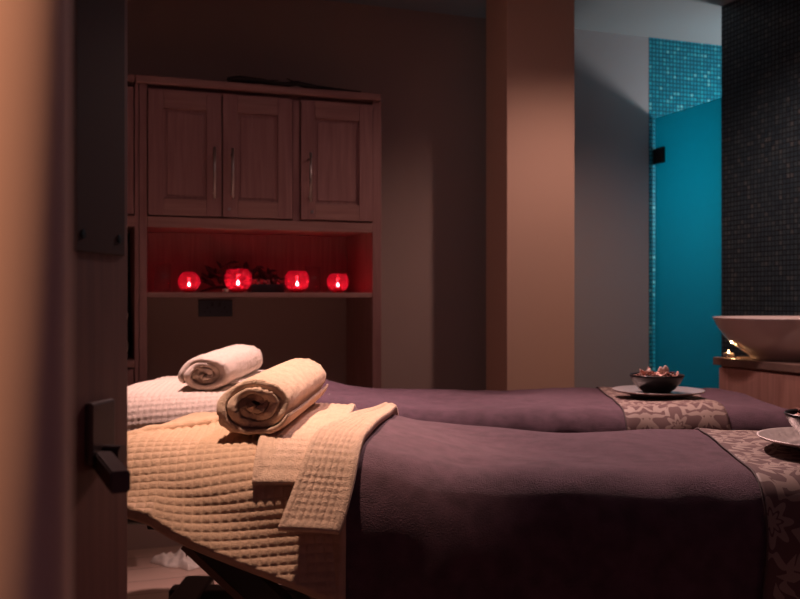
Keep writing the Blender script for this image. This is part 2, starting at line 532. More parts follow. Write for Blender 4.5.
# ------------------------------------------------------------------ the open door
E = c2w((-0.332, 1.10, 0)); Hn = c2w((-0.48, 0.2126, 0))
ang = math.atan2(E[1] - Hn[1], E[0] - Hn[0])
DL = math.hypot(E[0] - Hn[0], E[1] - Hn[1])
DM = Matrix.Translation((E[0], E[1], 0)) @ Matrix.Rotation(ang, 4, 'Z')     # x runs along the leaf, 0 at its free edge, -y faces the camera
door = struct('door_1', move(box(-DL, 0, 0, .042, .008, 2.04, .003), DM), M['door'], smooth=False)
pp = build('push_plate', move(box(-.128, -.014, -.003, .001, 1.112, 1.75, .0025), DM), M['plate_dark'], door, smooth=False)
def disc(x, z, r, y0, y1, n=16):
    V = [(x + r * math.cos(2 * math.pi * k / n), y, z + r * math.sin(2 * math.pi * k / n)) for y in (y0, y1) for k in range(n)]
    F = [[k, (k + 1) % n, n + (k + 1) % n, n + k] for k in range(n)] + [list(range(n)), list(range(n, 2 * n))[::-1]]
    return V, F
for sx in (-.114, -.030):
    build('screw', move(disc(sx, 1.132, .005, -.0045, -.002), DM), M['black'], pp, smooth=False)
rose = build('handle_plate', move(box(-.105, -.050, -.009, .001, 0.876, .945, .003), DM), M['bronze'], door, smooth=False)
def bar(p, q, w, h):
    p, q = Vector(p), Vector(q)
    d = (q - p).normalized(); n = d.cross(Vector((0, 0, 1))).normalized() * w / 2; u = Vector((0, 0, h / 2))
    V = [tuple(e + a * n + b * u) for e in (p, q) for a, b in ((-1, -1), (1, -1), (1, 1), (-1, 1))]
    bm = bmesh.new(); vs = [bm.verts.new(v) for v in V]
    for f in ([3, 2, 1, 0], [4, 5, 6, 7], [0, 1, 5, 4], [1, 2, 6, 5], [2, 3, 7, 6], [3, 0, 4, 7]):
        bm.faces.new([vs[k] for k in f])
    bmesh.ops.recalc_face_normals(bm, faces=bm.faces[:])
    bmesh.ops.bevel(bm, geom=bm.edges[:], offset=.002, segments=2, affect='EDGES')
    return from_bm(bm)
build('lever_handle', join(move(disc(-.075, .884, .011, -.030, .002), DM), bar(c2w((-.362, 1.07, .880)), c2w((-.281, .905, .876)), .020, .022)), M['bronze'], door, smooth=False)

# ------------------------------------------------------------------ oak wall unit with candle shelf
YF, YB = 3.57, 3.965
unit = thing('oak_wall_unit', 'pinkish oak wall unit with three cupboard doors above a candle shelf', 'wall unit', (0.69, 3.77, 0))
X0, X1 = 0.208, 1.182
def upart(n, *b, m='oak', bev=.002, parent=None, **k): return build(n, box(*b, bev), M[m], parent or unit, smooth=False, **k)
upart('side_panel', X0, .237, YF, YB, .34, 1.885)
upart('side_panel', 1.143, X1, YF, YB, .34, 1.885)
upart('cornice', X0 - .015, X1 - .006, YF - .02, YB, 1.885, 1.915, m='oakh', bev=.005)
upart('top_panel', .237, 1.143, YF + .02, YB, 1.862, 1.885, m='oakh')
upart('bottom_rail', .237, 1.143, YF - .002, YF + .022, 1.338, 1.380, m='oakh')
upart('base_panel', .237, 1.143, YF + .02, YB, 1.345, 1.365, m='oakh')
upart('back_panel', .237, 1.143, YB - .012, YB, 1.09, 1.862)
upart('divider', .803, .833, YF, YB - .02, 1.365, 1.862)
upart('shelf', .237, 1.143, YF + .005, YB - .012, 1.068, 1.088, m='oakh')
def cup_door(xa, xb, hx):
    z0, z1 = 1.384, 1.868
    fw = .058
    d = upart('door', xa, xa + fw, YF - .012, YF + .012, z0, z1)
    fr = join(box(xa, xa + fw, YF - .012, YF + .010, z0, z1, .002), box(xb - fw, xb, YF - .012, YF + .010, z0, z1, .002))
    d.o.data.clear_geometry()
    me2 = fr
    V = (np.array(me2[0]) - np.array(unit.origin)).tolist()
    d.o.data.from_pydata(V, [], [tuple(f) for f in me2[1]])
    build('rail', box(xa + fw, xb - fw, YF - .011, YF + .010, z0, z0 + .066, .002), M['oakh'], d, smooth=False)
    build('rail', box(xa + fw, xb - fw, YF - .011, YF + .010, z1 - .072, z1, .002), M['oakh'], d, smooth=False)
    build('panel', join(box(xa + fw - .002, xb - fw + .002, YF + .001, YF + .009, z0 + .06, z1 - .066, 0), box(xa + fw + .012, xb - fw - .012, YF - .003, YF + .004, z0 + .078, z1 - .084, .003)), M['oak'], d, smooth=False)
    hp = join(tube([(hx, YF - .045, 1.452), (hx, YF - .045, 1.65)], .005), tube([(hx, YF - .045, 1.475), (hx, YF - .010, 1.475)], .004), tube([(hx, YF - .045, 1.627), (hx, YF - .010, 1.627)], .004))
    build('handle', hp, M['steel'], d)
    return d
cup_door(.240, .518, .487)
d2 = cup_door(.523, .800, .557)
d3 = cup_door(.836, 1.140, .868)
for d_, kx in ((d2, .548), (d3, .882)):
    build('keyhole', disc(kx, 1.415, .006, YF - .016, YF - .010), M['steel'], d_, smooth=False)

# taller oak unit to the left, mostly behind the door
tall = thing('oak_tall_unit', 'narrow oak tall unit with a dark open niche, left of the candle shelf', 'wall unit', (-.16, 3.77, 0))
def tpart(n, *b, m='oak', bev=.002, parent=None): return build(n, box(*b, bev), M[m], parent or tall, smooth=False)
tpart('side_panel', .191, .206, YF, YB, .34, 1.885)
tpart('side_panel', -.53, -.494, YF, YB, .34, 1.885)
tpart('cornice', -.545, .190, YF - .02, YB, 1.887, 1.915, m='oakh', bev=.005)
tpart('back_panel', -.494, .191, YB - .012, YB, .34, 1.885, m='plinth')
tpart('bottom_rail', -.494, .191, YF, YB - .02, 1.338, 1.380, m='oakh')
tpart('shelf', -.494, .191, YF, YB - .02, .80, .83, m='oakh')
tpart('bottom_panel', -.494, .191, YF + .01, YB - .012, .34, .358, m='oakh')
for xa, xb, za, zb in ((-.49, -.165, 1.384, 1.868), (-.160, .187, 1.384, 1.868), (-.49, -.165, .36, .795), (-.160, .187, .36, .795)):
    d = tpart('door', xa, xb, YF - .012, YF + .008, za, zb)
    build('panel', box(xa + .06, xb - .06, YF - .017, YF - .010, za + .07, zb - .07, .003), M['oak'], d, smooth=False)

# double socket
sk = thing('double_socket', 'dark metal double wall socket under the candle shelf', 'socket', (.55, 3.965, .985))
sx0 = .478
build('plate', box(sx0, sx0 + .146, 3.957, 3.97, .986, 1.058, .003), M['socket'], sk, smooth=False)
for q in (.036, .110):
    build('outlet', join(box(sx0 + q - .0035, sx0 + q + .0035, 3.954, 3.959, 1.020, 1.030, 0), box(sx0 + q - .015, sx0 + q - .007, 3.954, 3.959, 1.004, 1.009, 0), box(sx0 + q + .007, sx0 + q + .015, 3.954, 3.959, 1.004, 1.009, 0)), M['socket_hole'], sk, smooth=False)
    build('switch', box(sx0 + q + (.016 if q < .05 else -.028), sx0 + q + (.028 if q < .05 else -.016), 3.952, 3.959, 1.030, 1.048, .001), M['socket_hole'], sk, smooth=False)

# ------------------------------------------------------------------ red candle globes
SZ = 1.088
def globe(x, y, r, op, lab, power):
    """op: opening height as a fraction of r above the centre"""
    t = thing('candle_globe', lab, 'candle holder', (x, y, SZ), group='red glass candle globes on the shelf')
    a1 = math.asin(op)
    zc = r * .97
    prof = []
    for k in range(22):
        a = -math.pi / 2 + .32 + (a1 + math.pi / 2 - .32) * k / 21
        prof.append((r * math.cos(a), zc + r * math.sin(a)))
    inner = [(q[0] - .003 * math.cos(0), q[1] + .002) for q in prof[::-1]]
    inner = [(max(.001, (q[0]) * (r - .0035) / r), zc + (q[1] - zc) * (r - .0035) / r) for q in prof[::-1]]
    prof = [(0, zc - r * .95)] + prof + inner + [(0, zc - r * .95 + .004)]
    build('glass', lathe(prof, (x, y, SZ), 40), M['red'], t)
    h = r * .38
    z0 = zc - r * .95 + .006
    build('candle', lathe([(0, z0), (r * .36, z0), (r * .36, z0 + h * .9), (r * .30, z0 + h), (0, z0 + h)], (x, y, SZ), 24), M['red_wax'], t)
    fz = z0 + h
    build('flame', lathe([(0, fz), (r * .10, fz + r * .10), (r * .11, fz + r * .16), (r * .06, fz + r * .28), (0, fz + r * .42)], (x, y, SZ), 14), M['flame_red'], t)
    lo = light('candle_light', 'POINT', (x, y, SZ + fz + r * .62), power, (1.0, .07, .45), shadow_soft_size=.008)
YC = 3.665
globe(.405, YC, .045, .86, 'leftmost red candle globe, the smallest and most closed, beside the clear glass', .010)
globe(.600, YC, .057, .72, 'biggest and brightest red candle globe, at the left end of the dark tray', .020)
globe(.845, YC, .053, .76, 'second red candle globe from the right, at the right end of the dark tray', .018)
globe(1.020, YC, .048, .70, 'rightmost red candle globe, nearest the right side panel of the shelf', .016)

gv = thing('glass_tumbler', 'tall clear glass tumbler at the left end of the candle shelf', 'glass', (.305, 3.70, SZ))
build('bowl', lathe([(0, .001), (.030, .001), (.033, .01), (.034, .115), (.0315, .115), (.030, .012), (0, .010)], (.305, 3.70, SZ), 32), M['glass'], gv)
gv2 = thing('glass_tumbler', 'clear glass tumbler behind the gap between the two right red globes', 'glass', (.945, 3.80, SZ))
build('bowl', lathe([(0, .001), (.030, .001), (.033, .01), (.034, .115), (.0315, .115), (.030, .012), (0, .010)], (.945, 3.80, SZ), 32), M['glass'], gv2)

# tray with dark beads
ty = 3.72
tr = thing('bead_tray', 'low black tray of dark red beads between two red globes', 'tray', (.725, ty, SZ))
build('tray', join(box(.655, .795, ty - .04, ty + .04, SZ, SZ + .008, .002), box(.655, .795, ty - .04, ty - .033, SZ + .004, SZ + .035, .002), box(.655, .795, ty + .033, ty + .04, SZ + .004, SZ + .035, .002), box(.655, .662, ty - .033, ty + .033, SZ + .004, SZ + .035, .002), box(.788, .795, ty - .033, ty + .033, SZ + .004, SZ + .035, .002)), M['black'], tr, smooth=False)
parts_ = []
for i in range(70):
    a, b, c = rnd.uniform(.668, .782), rnd.uniform(ty - .026, ty + .026), rnd.uniform(.012, .052)
    r_ = rnd.uniform(.006, .010)
    parts_.append(lathe([(0, -r_), (r_ * .7, -r_ * .7), (r_, 0), (r_ * .7, r_ * .7), (0, r_)], (a, b, SZ + c), 8))
beads = build('beads', join(*parts_), M['berry'], tr); beads.o['kind'] = 'stuff'

# dark dried flowers behind the globes
fl = thing('dried_flowers', 'dark dried flower arrangement lying behind the globes on the shelf', 'flowers', (.62, 3.83, SZ))
def leafm(p, d, L_, w, curl, n=6):
    d = Vector(d).normalized(); s = d.cross(Vector((0, .2, 1))).normalized(); u = s.cross(d)
    V, F = [], []
    for i in range(n + 1):
        f = i / n
        ww = w * math.sin(math.pi * min(.98, f * .9 + .06)) ** .8
        q = Vector(p) + d * L_ * f + u * curl * f * f
        for k, tk in ((-1, .3), (0, 0), (1, .3)):
            V.append(tuple(q + s * k * ww + u * abs(k) * ww * .3))
        for k in (1, 0, -1):
            V.append(tuple(q + s * k * ww + u * (abs(k) * ww * .3 - .0012)))
    for i in range(n):
        for k in range(6):
            F.append([i * 6 + k, i * 6 + (k + 1) % 6, (i + 1) * 6 + (k + 1) % 6, (i + 1) * 6 + k])
    F.append([0, 5, 4, 3, 2, 1]); F.append([n * 6 + k for k in range(6)])
    return V, F
lv = []
for i in range(80):
    x = rnd.uniform(.50, .79); y = rnd.uniform(3.80, 3.88)
    hgt = .02 + .11 * math.exp(-((x - .60) / .10) ** 2) * rnd.random() + .09 * math.exp(-((x - .72) / .05) ** 2) * rnd.random()
    lv.append(leafm((x, y, SZ + hgt), (rnd.uniform(-1, 1), rnd.uniform(-.35, .05), rnd.uniform(-.15, .9)), rnd.uniform(.035, .065), rnd.uniform(.008, .017), rnd.uniform(-.02, .01)))
build('petals', join(*lv), M['leaf'], fl)
st = [tube([(.47 + .01 * i, 3.84 + .004 * i, SZ + .006 + .004 * i), (.58 + .02 * i, 3.85, SZ + .03), (.66 + .02 * i, 3.84, SZ + .05 + .004 * i)], .0025, 6) for i in range(6)]
build('stem', join(*st), M['twig'], fl)
tl = tag(build('tealight_cup', lathe([(0, 0), (.011, 0), (.013, .012), (.012, .014), (.0, .010)], (.540, 3.605, SZ), 20), M['shell'], origin=(.540, 3.605, SZ)).o, 'tiny pale votive cup on the shelf front beside the biggest globe', 'candle')

# twig on top of the unit
tw = thing('dark_branch', 'dark thin branch lying on top of the oak wall unit', 'branch', (.8, 3.70, 1.915))
pts = [(.545 + .046 * i, 3.575 + .010 * math.sin(i * .7), 1.915 + .013 + (.008 if i in (1, 2, 3, 6) else 0) - .0004 * i) for i in range(13)]
build('stem', tube(pts, [.010, .014, .013, .011, .011, .010, .010, .010, .008, .007, .006, .005, .004], 8), M['twig'], tw)
tl2 = [tube([pts[k], (pts[k][0] + dx, pts[k][1] + .01, pts[k][2] + dz)], [.004, .0015], 6) for k, dx, dz in ((1, -.05, -.005), (3, .07, .012), (6, -.04, .018), (6, .06, .004), (9, .05, .006))]
for q in tl2: build('twig', q, M['twig'], tw)

# ------------------------------------------------------------------ shower screen
ss = thing('shower_screen', 'frosted teal glass shower door hinged beside the grey wall', 'shower screen', (2.81, 3.70, 0))
build('glass_pane', box(2.806, 2.816, 3.445, 3.958, .02, 2.0, .002), M['frosted'], ss, smooth=False)
for z in (1.80, .35):
    build('hinge', join(box(2.796, 2.826, 3.875, 3.935, z - .04, z + .04, .003), box(2.800, 2.822, 3.925, 3.970, z - .04, z + .04, .003)), M['black'], ss, smooth=False)

# ------------------------------------------------------------------ vanity, basin, tealight
vn = thing('vanity_unit', 'reddish wood vanity unit with a thick brown top under the stone basin', 'vanity', (2.55, 2.0, 0))
build('countertop', box(2.30, 2.798, 1.05, 2.875, .808, .838, .003), M['top'], vn, smooth=False)
build('body', box(2.325, 2.798, 1.07, 2.855, .09, .808, .002), M['walnut'], vn, smooth=False)
build('plinth', box(2.36, 2.798, 1.09, 2.83, 0, .09, .002), M['plinth'], vn, smooth=False)
for ya, yb in ((1.08, 1.66), (1.67, 2.25), (2.26, 2.845)):
    d = build('door', box(2.305, 2.326, ya, yb, .10, .800, .002), M['walnut'], vn, smooth=False)
    build('handle', tube([(2.29, yb - .05, .55), (2.29, yb - .05, .70)], .005), M['steel'], d)
bs = thing('vessel_basin', 'large glossy round vessel basin standing on the vanity top', 'basin', (2.50, 2.68, .838))
prof = [(0, 0), (.142, 0), (.145, .004), (.146, .010), (.158, .018), (.203, .048), (.240, .086), (.264, .120), (.278, .149), (.281, .154), (.279, .157), (.272, .156), (.266, .147), (.250, .115), (.225, .085), (.185, .058), (.12, .040), (.05, .034), (.022, .033), (.0, .033)]
build('bowl', lathe(prof, (2.50, 2.68, .838), 72), M['ceramic'], bs)
build('drain', lathe([(0, .034), (.020, .034), (.022, .037), (.018, .039), (0, .039)], (2.50, 2.68, .838), 24), M['steel'], bs)
tx, tyy = 2.342, 2.835
tt = thing('tealight', 'lit white tealight on the vanity corner beside the basin', 'candle', (tx, tyy, .838))
build('cup', lathe([(0, 0), (.0185, 0), (.0195, .002), (.0195, .018), (.0185, .018), (.0185, .013), (0, .013)], (tx, tyy, .838), 28), M['alu'], tt)
build('wax', lathe([(0, .0132), (.0183, .0132), (.0183, .0150), (0, .0155)], (tx, tyy, .838), 28), M['wax'], tt)
build('flame', lathe([(0, .016), (.0024, .018), (.0028, .021), (.0012, .026), (0, .029)], (tx, tyy, .838), 12), M['flame'], tt)
light('tealight_light', 'POINT', (tx, tyy, .838 + .045), .35, (1.0, .55, .25), shadow_soft_size=.006)

# ------------------------------------------------------------------ couches and their linen (couch frame: x along the couch, y away from the door)
class Bed:
    def __init__(s, x0, x1, yc, hw, top, rad):
        s.x0, s.x1, s.yc, s.hw, s.top, s.r = x0, x1, yc, hw, top, rad
    def ztop(s, x, y):
        """mattress, pillow under the head, a soft crown"""
        z = s.top(x) - .005 * ((y - s.yc) / s.hw) ** 2
        z = z + .004 * np.sin(x * 9 + y * 5) * np.cos(y * 11 - x * 3)
        return z
    def drape(s, A, B, off, flare=0.04, wave=0.0, wk=26.0):
        r = s.r
        cx = np.clip(A, s.x0 + r, s.x1 - r); cy = np.clip(B, s.yc - s.hw + r, s.yc + s.hw - r)
        dx, dy = A - cx, B - cy
        d = np.hypot(dx, dy)
        nx = np.where(d > 1e-9, dx / np.maximum(d, 1e-9), 0); ny = np.where(d > 1e-9, dy / np.maximum(d, 1e-9), 0)
        if callable(flare): fl_ = flare(A, B)
        else: fl_ = flare
        pm = np.arccos(np.clip(fl_, 0, .98)) * np.ones_like(A)     # steepest slope the cloth reaches
        ph = np.minimum(d / r, pm)
        ex = np.maximum(0, d - r * pm)
        RR = r + off
        w = wave * np.sin(wk * (cx + cy * .8) + 4 * nx) * np.minimum(ex * 6, 1)
        out = RR * np.sin(ph) + np.cos(pm) * ex + w
        z = s.ztop(cx, cy) - r + RR * np.cos(ph) - ex * np.sin(pm)
        P = np.stack([cx + nx * out, cy + ny * out, z], -1)
        Nn = np.stack([nx * np.sin(ph), ny * np.sin(ph), np.cos(ph)], -1)
        return P, Nn

def cloth(bed, A, B, off, thick, h=None, hem=0.0, hemw=.006, **kw):
    """A, B: planar coordinates (grid arrays). Returns a closed cloth mesh and uv."""
    n, m = A.shape
    P, Nn = bed.drape(A, B, off, **kw)
    hh = np.zeros_like(A) if h is None else h
    if hem:
        i = np.arange(n)[:, None] / (n - 1) * np.ones((1, m)); j = np.arange(m)[None, :] / (m - 1) * np.ones((n, 1))
        LA = np.hypot(np.diff(A, axis=0, append=A[-1:]), np.diff(B, axis=0, append=B[-1:]))
        e1 = np.minimum(np.cumsum(LA, 0), np.cumsum(LA[::-1], 0)[::-1])
        LB = np.hypot(np.diff(A, axis=1, append=A[:, -1:]), np.diff(B, axis=1, append=B[:, -1:]))
        e2 = np.minimum(np.cumsum(LB, 1), np.cumsum(LB[:, ::-1], 1)[:, ::-1])
        e = np.minimum(e1, e2)
        k = np.exp(-(e / (hemw * 1.9)) ** 2)
        hh = hh * (1 - k) + hem * np.exp(-((e - hemw) / (hemw * 1.2)) ** 2)
    T = P + Nn * hh[..., None]
    Bt = P - Nn * thick
    V = np.concatenate([T.reshape(-1, 3), Bt.reshape(-1, 3)])
    idx = np.arange(n * m).reshape(n, m)
    q = np.stack([idx[:-1, :-1], idx[1:, :-1], idx[1:, 1:], idx[:-1, 1:]], -1).reshape(-1, 4)
    F = q.tolist() + (q[:, ::-1] + n * m).tolist()
    ring = list(idx[0, :]) + list(idx[1:, -1]) + list(idx[-1, -2::-1]) + list(idx[-2:0:-1, 0])
    for a, b in zip(ring, ring[1:] + ring[:1]):
        F.append([a, b, b + n * m, a + n * m])
    uv = np.stack([A.ravel(), B.ravel()], -1)
    return (V, F), np.concatenate([uv, uv])

def sheet(a0, a1, b0, b1, step):
    na, nb = max(3, int(abs(a1 - a0) / step)), max(3, int(abs(b1 - b0) / step))
    return np.meshgrid(np.linspace(a0, a1, na), np.linspace(b0, b1, nb), indexing='ij')

def waffle(A, B, c, amp, rot=0.0):
    a = (A * math.cos(rot) + B * math.sin(rot)) / c; b = (-A * math.sin(rot) + B * math.cos(rot)) / c
    return amp * (np.abs(np.sin(math.pi * a)) * np.abs(np.sin(math.pi * b))) ** .45

def soft_noise(A, B, amp, k, seed=0):
    g = np.random.default_rng(seed)
    out = np.zeros_like(A)
    for _ in range(10):
        f = g.uniform(.4, 1.6, 2) * k; p = g.uniform(0, 6.28, 2)
        out += np.sin(A * f[0] * g.choice([-1, 1]) + p[0] + B * f[1] + p[1])
    return amp * out / 4

def head_top(base, bump, x_from, w):
    return lambda x: base + bump / (1 + np.exp((x - x_from) / w))

near = Bed(-.54, 1.44, 1.765, .326, head_top(.750, .056, .02, .06), .105)
far = Bed(-.86, 1.14, 2.76, .33, head_top(.741, .053, -.22, .06), .085)

def couch(bed, name, label, dz):
    yc, hw = bed.yc, bed.hw
    t = thing(name, label, 'massage couch', ((bed.x0 + bed.x1) / 2, yc, 0), 'couch', group='massage couches')
    x0, x1 = bed.x0 + .035, bed.x1 - .035
    build('mattress', box(x0, x1, yc - hw + .03, yc + hw - .03, .688, .730, .02, 4), M['vinyl'], t)
    build('head_pillow', box(x0 + .02, x0 + .52, yc - hw + .07, yc + hw - .07, .728, .768, .016, 4), M['white'], t)
    build('top_frame', join(box(x0 + .06, x1 - .06, yc - hw + .14, yc - hw + .19, .655, .688, .004), box(x0 + .06, x1 - .06, yc + hw - .19, yc + hw - .14, .655, .688, .004), box(x0 + .06, x0 + .11, yc - hw + .16, yc + hw - .16, .657, .686, .004), box(x1 - .11, x1 - .06, yc - hw + .16, yc + hw - .16, .657, .686, .004)), M['black'], t, smooth=False)
    for s in (-1, 1):
        for (xa, xb) in ((x0 + .15, x0 + .72), (x1 - .75, x1 - .18)):
            d = Vector((xb - xa, 0, -.54)).normalized(); n = Vector((d.z, 0, -d.x))
            ys = yc + s * (hw - .13)
            V = []
            for (p, q) in ((Vector((xa, 0, .66)), 1), (Vector((xb, 0, .12)), 1)):
                for k, yy in ((-.022, -.022), (.022, -.022), (.022, .022), (-.022, .022)):
                    v = p + n * k; V.append((v.x, ys + yy, v.z))
            F = [[0, 1, 2, 3], [7, 6, 5, 4]] + [[i, 4 + i, 4 + (i + 1) % 4, (i + 1) % 4] for i in range(4)]
            lg = build('lift_arm', (V, F), M['black'], t, smooth=False)
            V2 = []
            for p in (Vector((xa, 0, .655)), Vector((xb, 0, .125))):
                for k, yy in ((.022, -.018), (.034, -.018), (.034, .018), (.022, .018)):
                    v = p + n * k; V2.append((v.x, ys + yy, v.z))
            build('arm_trim', (V2, F), M['bar'], lg, smooth=False)
    bx0, bx1 = x0 + .08, x1 - .16
    build('base_frame', join(box(bx0, bx1, yc - .20, yc - .13, .055, .125, .006), box(bx0, bx1, yc + .13, yc + .20, .055, .125, .006), box(bx0 + .02, bx0 + .12, yc - .28, yc + .28, .05, .13, .01), box(bx1 - .12, bx1 - .02, yc - .28, yc + .28, .05, .13, .01)), M['black'], t, smooth=False)
    for xx in (bx0 + .07, bx1 - .07):
        for yy in (yc - .25, yc + .25):
            build('foot', lathe([(0, 0), (.035, 0), (.038, .01), (.026, .05), (0, .055)], (xx, yy, 0), 20), M['black'], t)
    return t
couch(near, 'massage_couch', 'massage couch nearest the door, black frame under a tan waffle throw', 0)
couch(far, 'massage_couch', 'massage couch behind, nearer the oak wall unit and the grey wall', 0)

def lay(name, label, cat, mesh_uv, material, origin, group=None):
    (V, F), uv = mesh_uv
    r = build(name, (V, F), material, frame='couch', origin=origin, uv=uv)
    tag(r.o, label, cat, group)
    return r

# --- near couch
r_ = near.r; arc = r_ * math.pi / 2
yn = near.yc - near.hw + r_          # inner edge towards the door
yf = near.yc + near.hw - r_
xi = near.x0 + r_
# under sheet over the whole head end
A, B = sheet(near.x0 - .10, .02, near.yc - near.hw - .02, near.yc + near.hw + .24, .008)
hD = np.hypot(np.minimum(A - xi, 0), np.maximum(B - yf, 0))
lay('head_cover', 'smooth tan cotton cover on the head end of the nearest couch, under the throw', 'cover', cloth(near, A, B, .006, .004, h=waffle(A, B, .012, .0015), hem=.002), M['throw'], (-.3, near.yc, .8), 'couch linen')
# waffle throw, hem falling lower towards the foot
def corner_sheet(bed, D0, D1, a_end, b_far, n1, n2):
    """planar grid of a cloth that hangs D0 past the head and D0..D1 past the near side"""
    r = bed.r; xi = bed.x0 + r; yn = bed.yc - bed.hw + r
    a = np.concatenate([xi - D0 * np.cos(np.linspace(0.02, math.pi / 2, n1 // 3)), np.linspace(xi, a_end, n1 - n1 // 3 + 1)[1:]])
    dh = np.where(a < xi, np.sqrt(np.maximum(0, D0 ** 2 - np.minimum(0, a - xi) ** 2)), D0 + (D1 - D0) * np.clip((a - xi) / (a_end - xi), 0, 1))
    A = np.repeat(a[:, None], n2, 1)
    v = np.linspace(0, 1, n2)[None, :]
    b1 = (yn - dh)[:, None]
    B = b_far(a)[:, None] * (1 - v) + b1 * v
    return A, B
A, B = corner_sheet(near, .166, .285, -.085, lambda a: 1.715 - 1.1 * np.maximum(0, -.36 - a), 330, 330)
fl_near = lambda A, B: .10 + .62 * np.exp(-np.maximum(0, A - xi - .05) / .12)
vv = np.linspace(0, 1, A.shape[1])[None, :]
wf = waffle(A, B, .0142, .0040, .12) + soft_noise(A, B, .002, 14, 3) + .020 * np.clip((vv - .80) / .20, 0, 1) ** 1.6
throw_near = lay('waffle_throw', 'tan waffle weave throw hanging off the corner of the nearest couch', 'throw', cloth(near, A, B, .018, .004, h=wf, hem=.009, hemw=.007, flare=fl_near), M['throw'], (-.3, near.yc - .2, .8), 'couch linen')

ha = np.linspace(-.66, -.20, 60)
hb = 1.715 - 1.1 * np.maximum(0, -.36 - ha)
hp, hn = near.drape(ha[None, :], hb[None, :], .018, flare=.3)
build('rolled_hem', tube([tuple(p) for p in (hp + hn * .004)[0]], [.0105 + .0012 * math.sin(k * 1.9) for k in range(60)], 12), M['throw'], throw_near)
# plum blanket
def nap(A, B):
    return soft_noise(A, B, .0035, 11, 5) + soft_noise(A, B, .0012, 40, 6)
A, B = sheet(-.10, near.x1 + .18, near.yc - near.hw - .36, near.yc + near.hw + .25, .009)
A = A + .03 * np.clip((near.yc - near.hw - B) / .3, 0, 1) * (1 - (A + .1) / 1.7)
nz = nap(A, B)
plum = lay('velour_blanket', 'dark plum velour blanket over the nearest couch', 'blanket', cloth(near, A, B, .022, .006, h=nz, hem=.005, flare=.05, wave=.006, wk=17), M['plum'], (.7, near.yc, .8), 'couch linen')
A, B = sheet(-.112, -.09, near.yc - near.hw - .355, near.yc - near.hw + .05, .004)
P_ = cloth(near, A, B, .012, .005, h=waffle(A * 0 + .3, B, .011, .002), hem=.002, flare=.06)
build('hem', P_[0], M['navy'], plum, uv=P_[1])

def runner(bed, a0, a1, off, label, org, kk):
    A, B = sheet(a0, a1, bed.yc - bed.hw - .22, bed.yc + bed.hw + .20, .007)
    A2 = A + kk * (B - bed.yc)
    m, uv = cloth(bed, A2, B, off, .003, h=nap(A2, B), flare=.06)
    n = len(uv) // 2
    uv = np.concatenate([np.stack([A.ravel() - (a0 + a1) / 2, B.ravel() - bed.yc], -1)] * 2)
    rr = lay('damask_runner', label, 'runner', (m, uv), M['runner'], org, 'couch linen')
    A, B = sheet(a0 - .0015, a0 + .0015, bed.yc - bed.hw - .22, bed.yc + bed.hw + .20, .003)
    A = A + kk * (B - bed.yc)
    m, uv = cloth(bed, A, B, off + .0006, .0035, h=nap(A, B), flare=.06)
    build('binding', m, M['runner_edge'], rr, uv=uv)
    return rr
runner(near, .630, .975, .0265, 'brown damask runner across the foot of the nearest couch', (.79, near.yc, .79), .14)
runner(far, .640, .918, .0265, 'brown damask runner across the foot of the couch behind', (.79, far.yc, .77), .09)

# folded terry layer and towel strip over the near side
A, B = sheet(-.235, -.100, near.yc - near.hw - .002, near.yc + .30, .0022)
A = A - .0 * (B - near.yc)
lay('folded_towel', 'tan waffle towel lying flat under the hanging towel end', 'towel', cloth(near, A, B, .030, .010, h=waffle(A, B, .0130, .0022) + soft_noise(A, B, .001, 30, 12), hem=.004, flare=.15), M['tan'], (-.18, near.yc - .1, .83), 'couch linen')
U, B = sheet(0, 1, near.yc - near.hw - .086, near.yc + near.hw - .03, .0024)
nb = B.shape[1]
U = np.linspace(0, 1, 78)[:, None] * np.ones((1, nb)); B = np.repeat(B[:1], 78, 0)
f = (B - (near.yc - near.hw - .086)) / (2 * near.hw)
al = -.186 + .150 * f + .01 * np.sin(3 * f); ar = -.094 + .086 * f ** .7
A = al * (1 - U) + ar * U
h = waffle(U * .105, B, .0118, .0036) * (.35 + .65 * np.clip(1.4 - 1.6 * f, 0, 1)) + .006 * np.exp(-((U - .45) / .07) ** 2) * np.clip(f * 2 - .8, 0, 1) + .004 * np.sin(U * 12) * np.clip(f * 2 - .8, 0, 1)
lay('towel_strip', 'folded tan towel end hanging over the side of the plum blanket', 'towel', cloth(near, A, B, .040, .010, h=h, hem=.004, flare=.62), M['tan'], (-.12, near.yc - .1, .84), 'couch linen')
# --- far couch
yn2 = far.yc - far.hw + far.r
A, B = corner_sheet(far, .30, .36, -.20, lambda a: far.yc + far.hw - far.r + .12 + 0 * a, 240, 260)
wf = waffle(A, B, .0160, .004, .1) + soft_noise(A, B, .004, 10, 33)
lay('waffle_throw', 'pale cream waffle throw on the head end of the couch behind', 'throw', cloth(far, A, B, .012, .004, h=wf, hem=.006, flare=.16, wave=.006, wk=22), M['cream'], (-.5, far.yc, .79), 'couch linen')
A, B = sheet(-.54, -.36, far.yc - .14, far.yc + .24, .006)
A = A + .25 * (B - far.yc)
lay('folded_towel', 'white folded towel under the roll on the couch behind', 'towel', cloth(far, A, B, .026, .009, h=waffle(A, B, .0145, .002) + soft_noise(A, B, .003, 20, 41), hem=.005), M['white'], (-.38, far.yc, .80), 'couch linen')
A, B = sheet(-.25, far.x1 + .22, far.yc - far.hw - .30, far.yc + far.hw + .25, .013)
nz = nap(A, B)
lay('velour_blanket', 'dark plum velour blanket over the couch behind', 'blanket', cloth(far, A, B, .022, .006, h=nz, hem=.004, flare=.05, wave=.004, wk=17), M['plum'], (.5, far.yc, .77), 'couch linen')

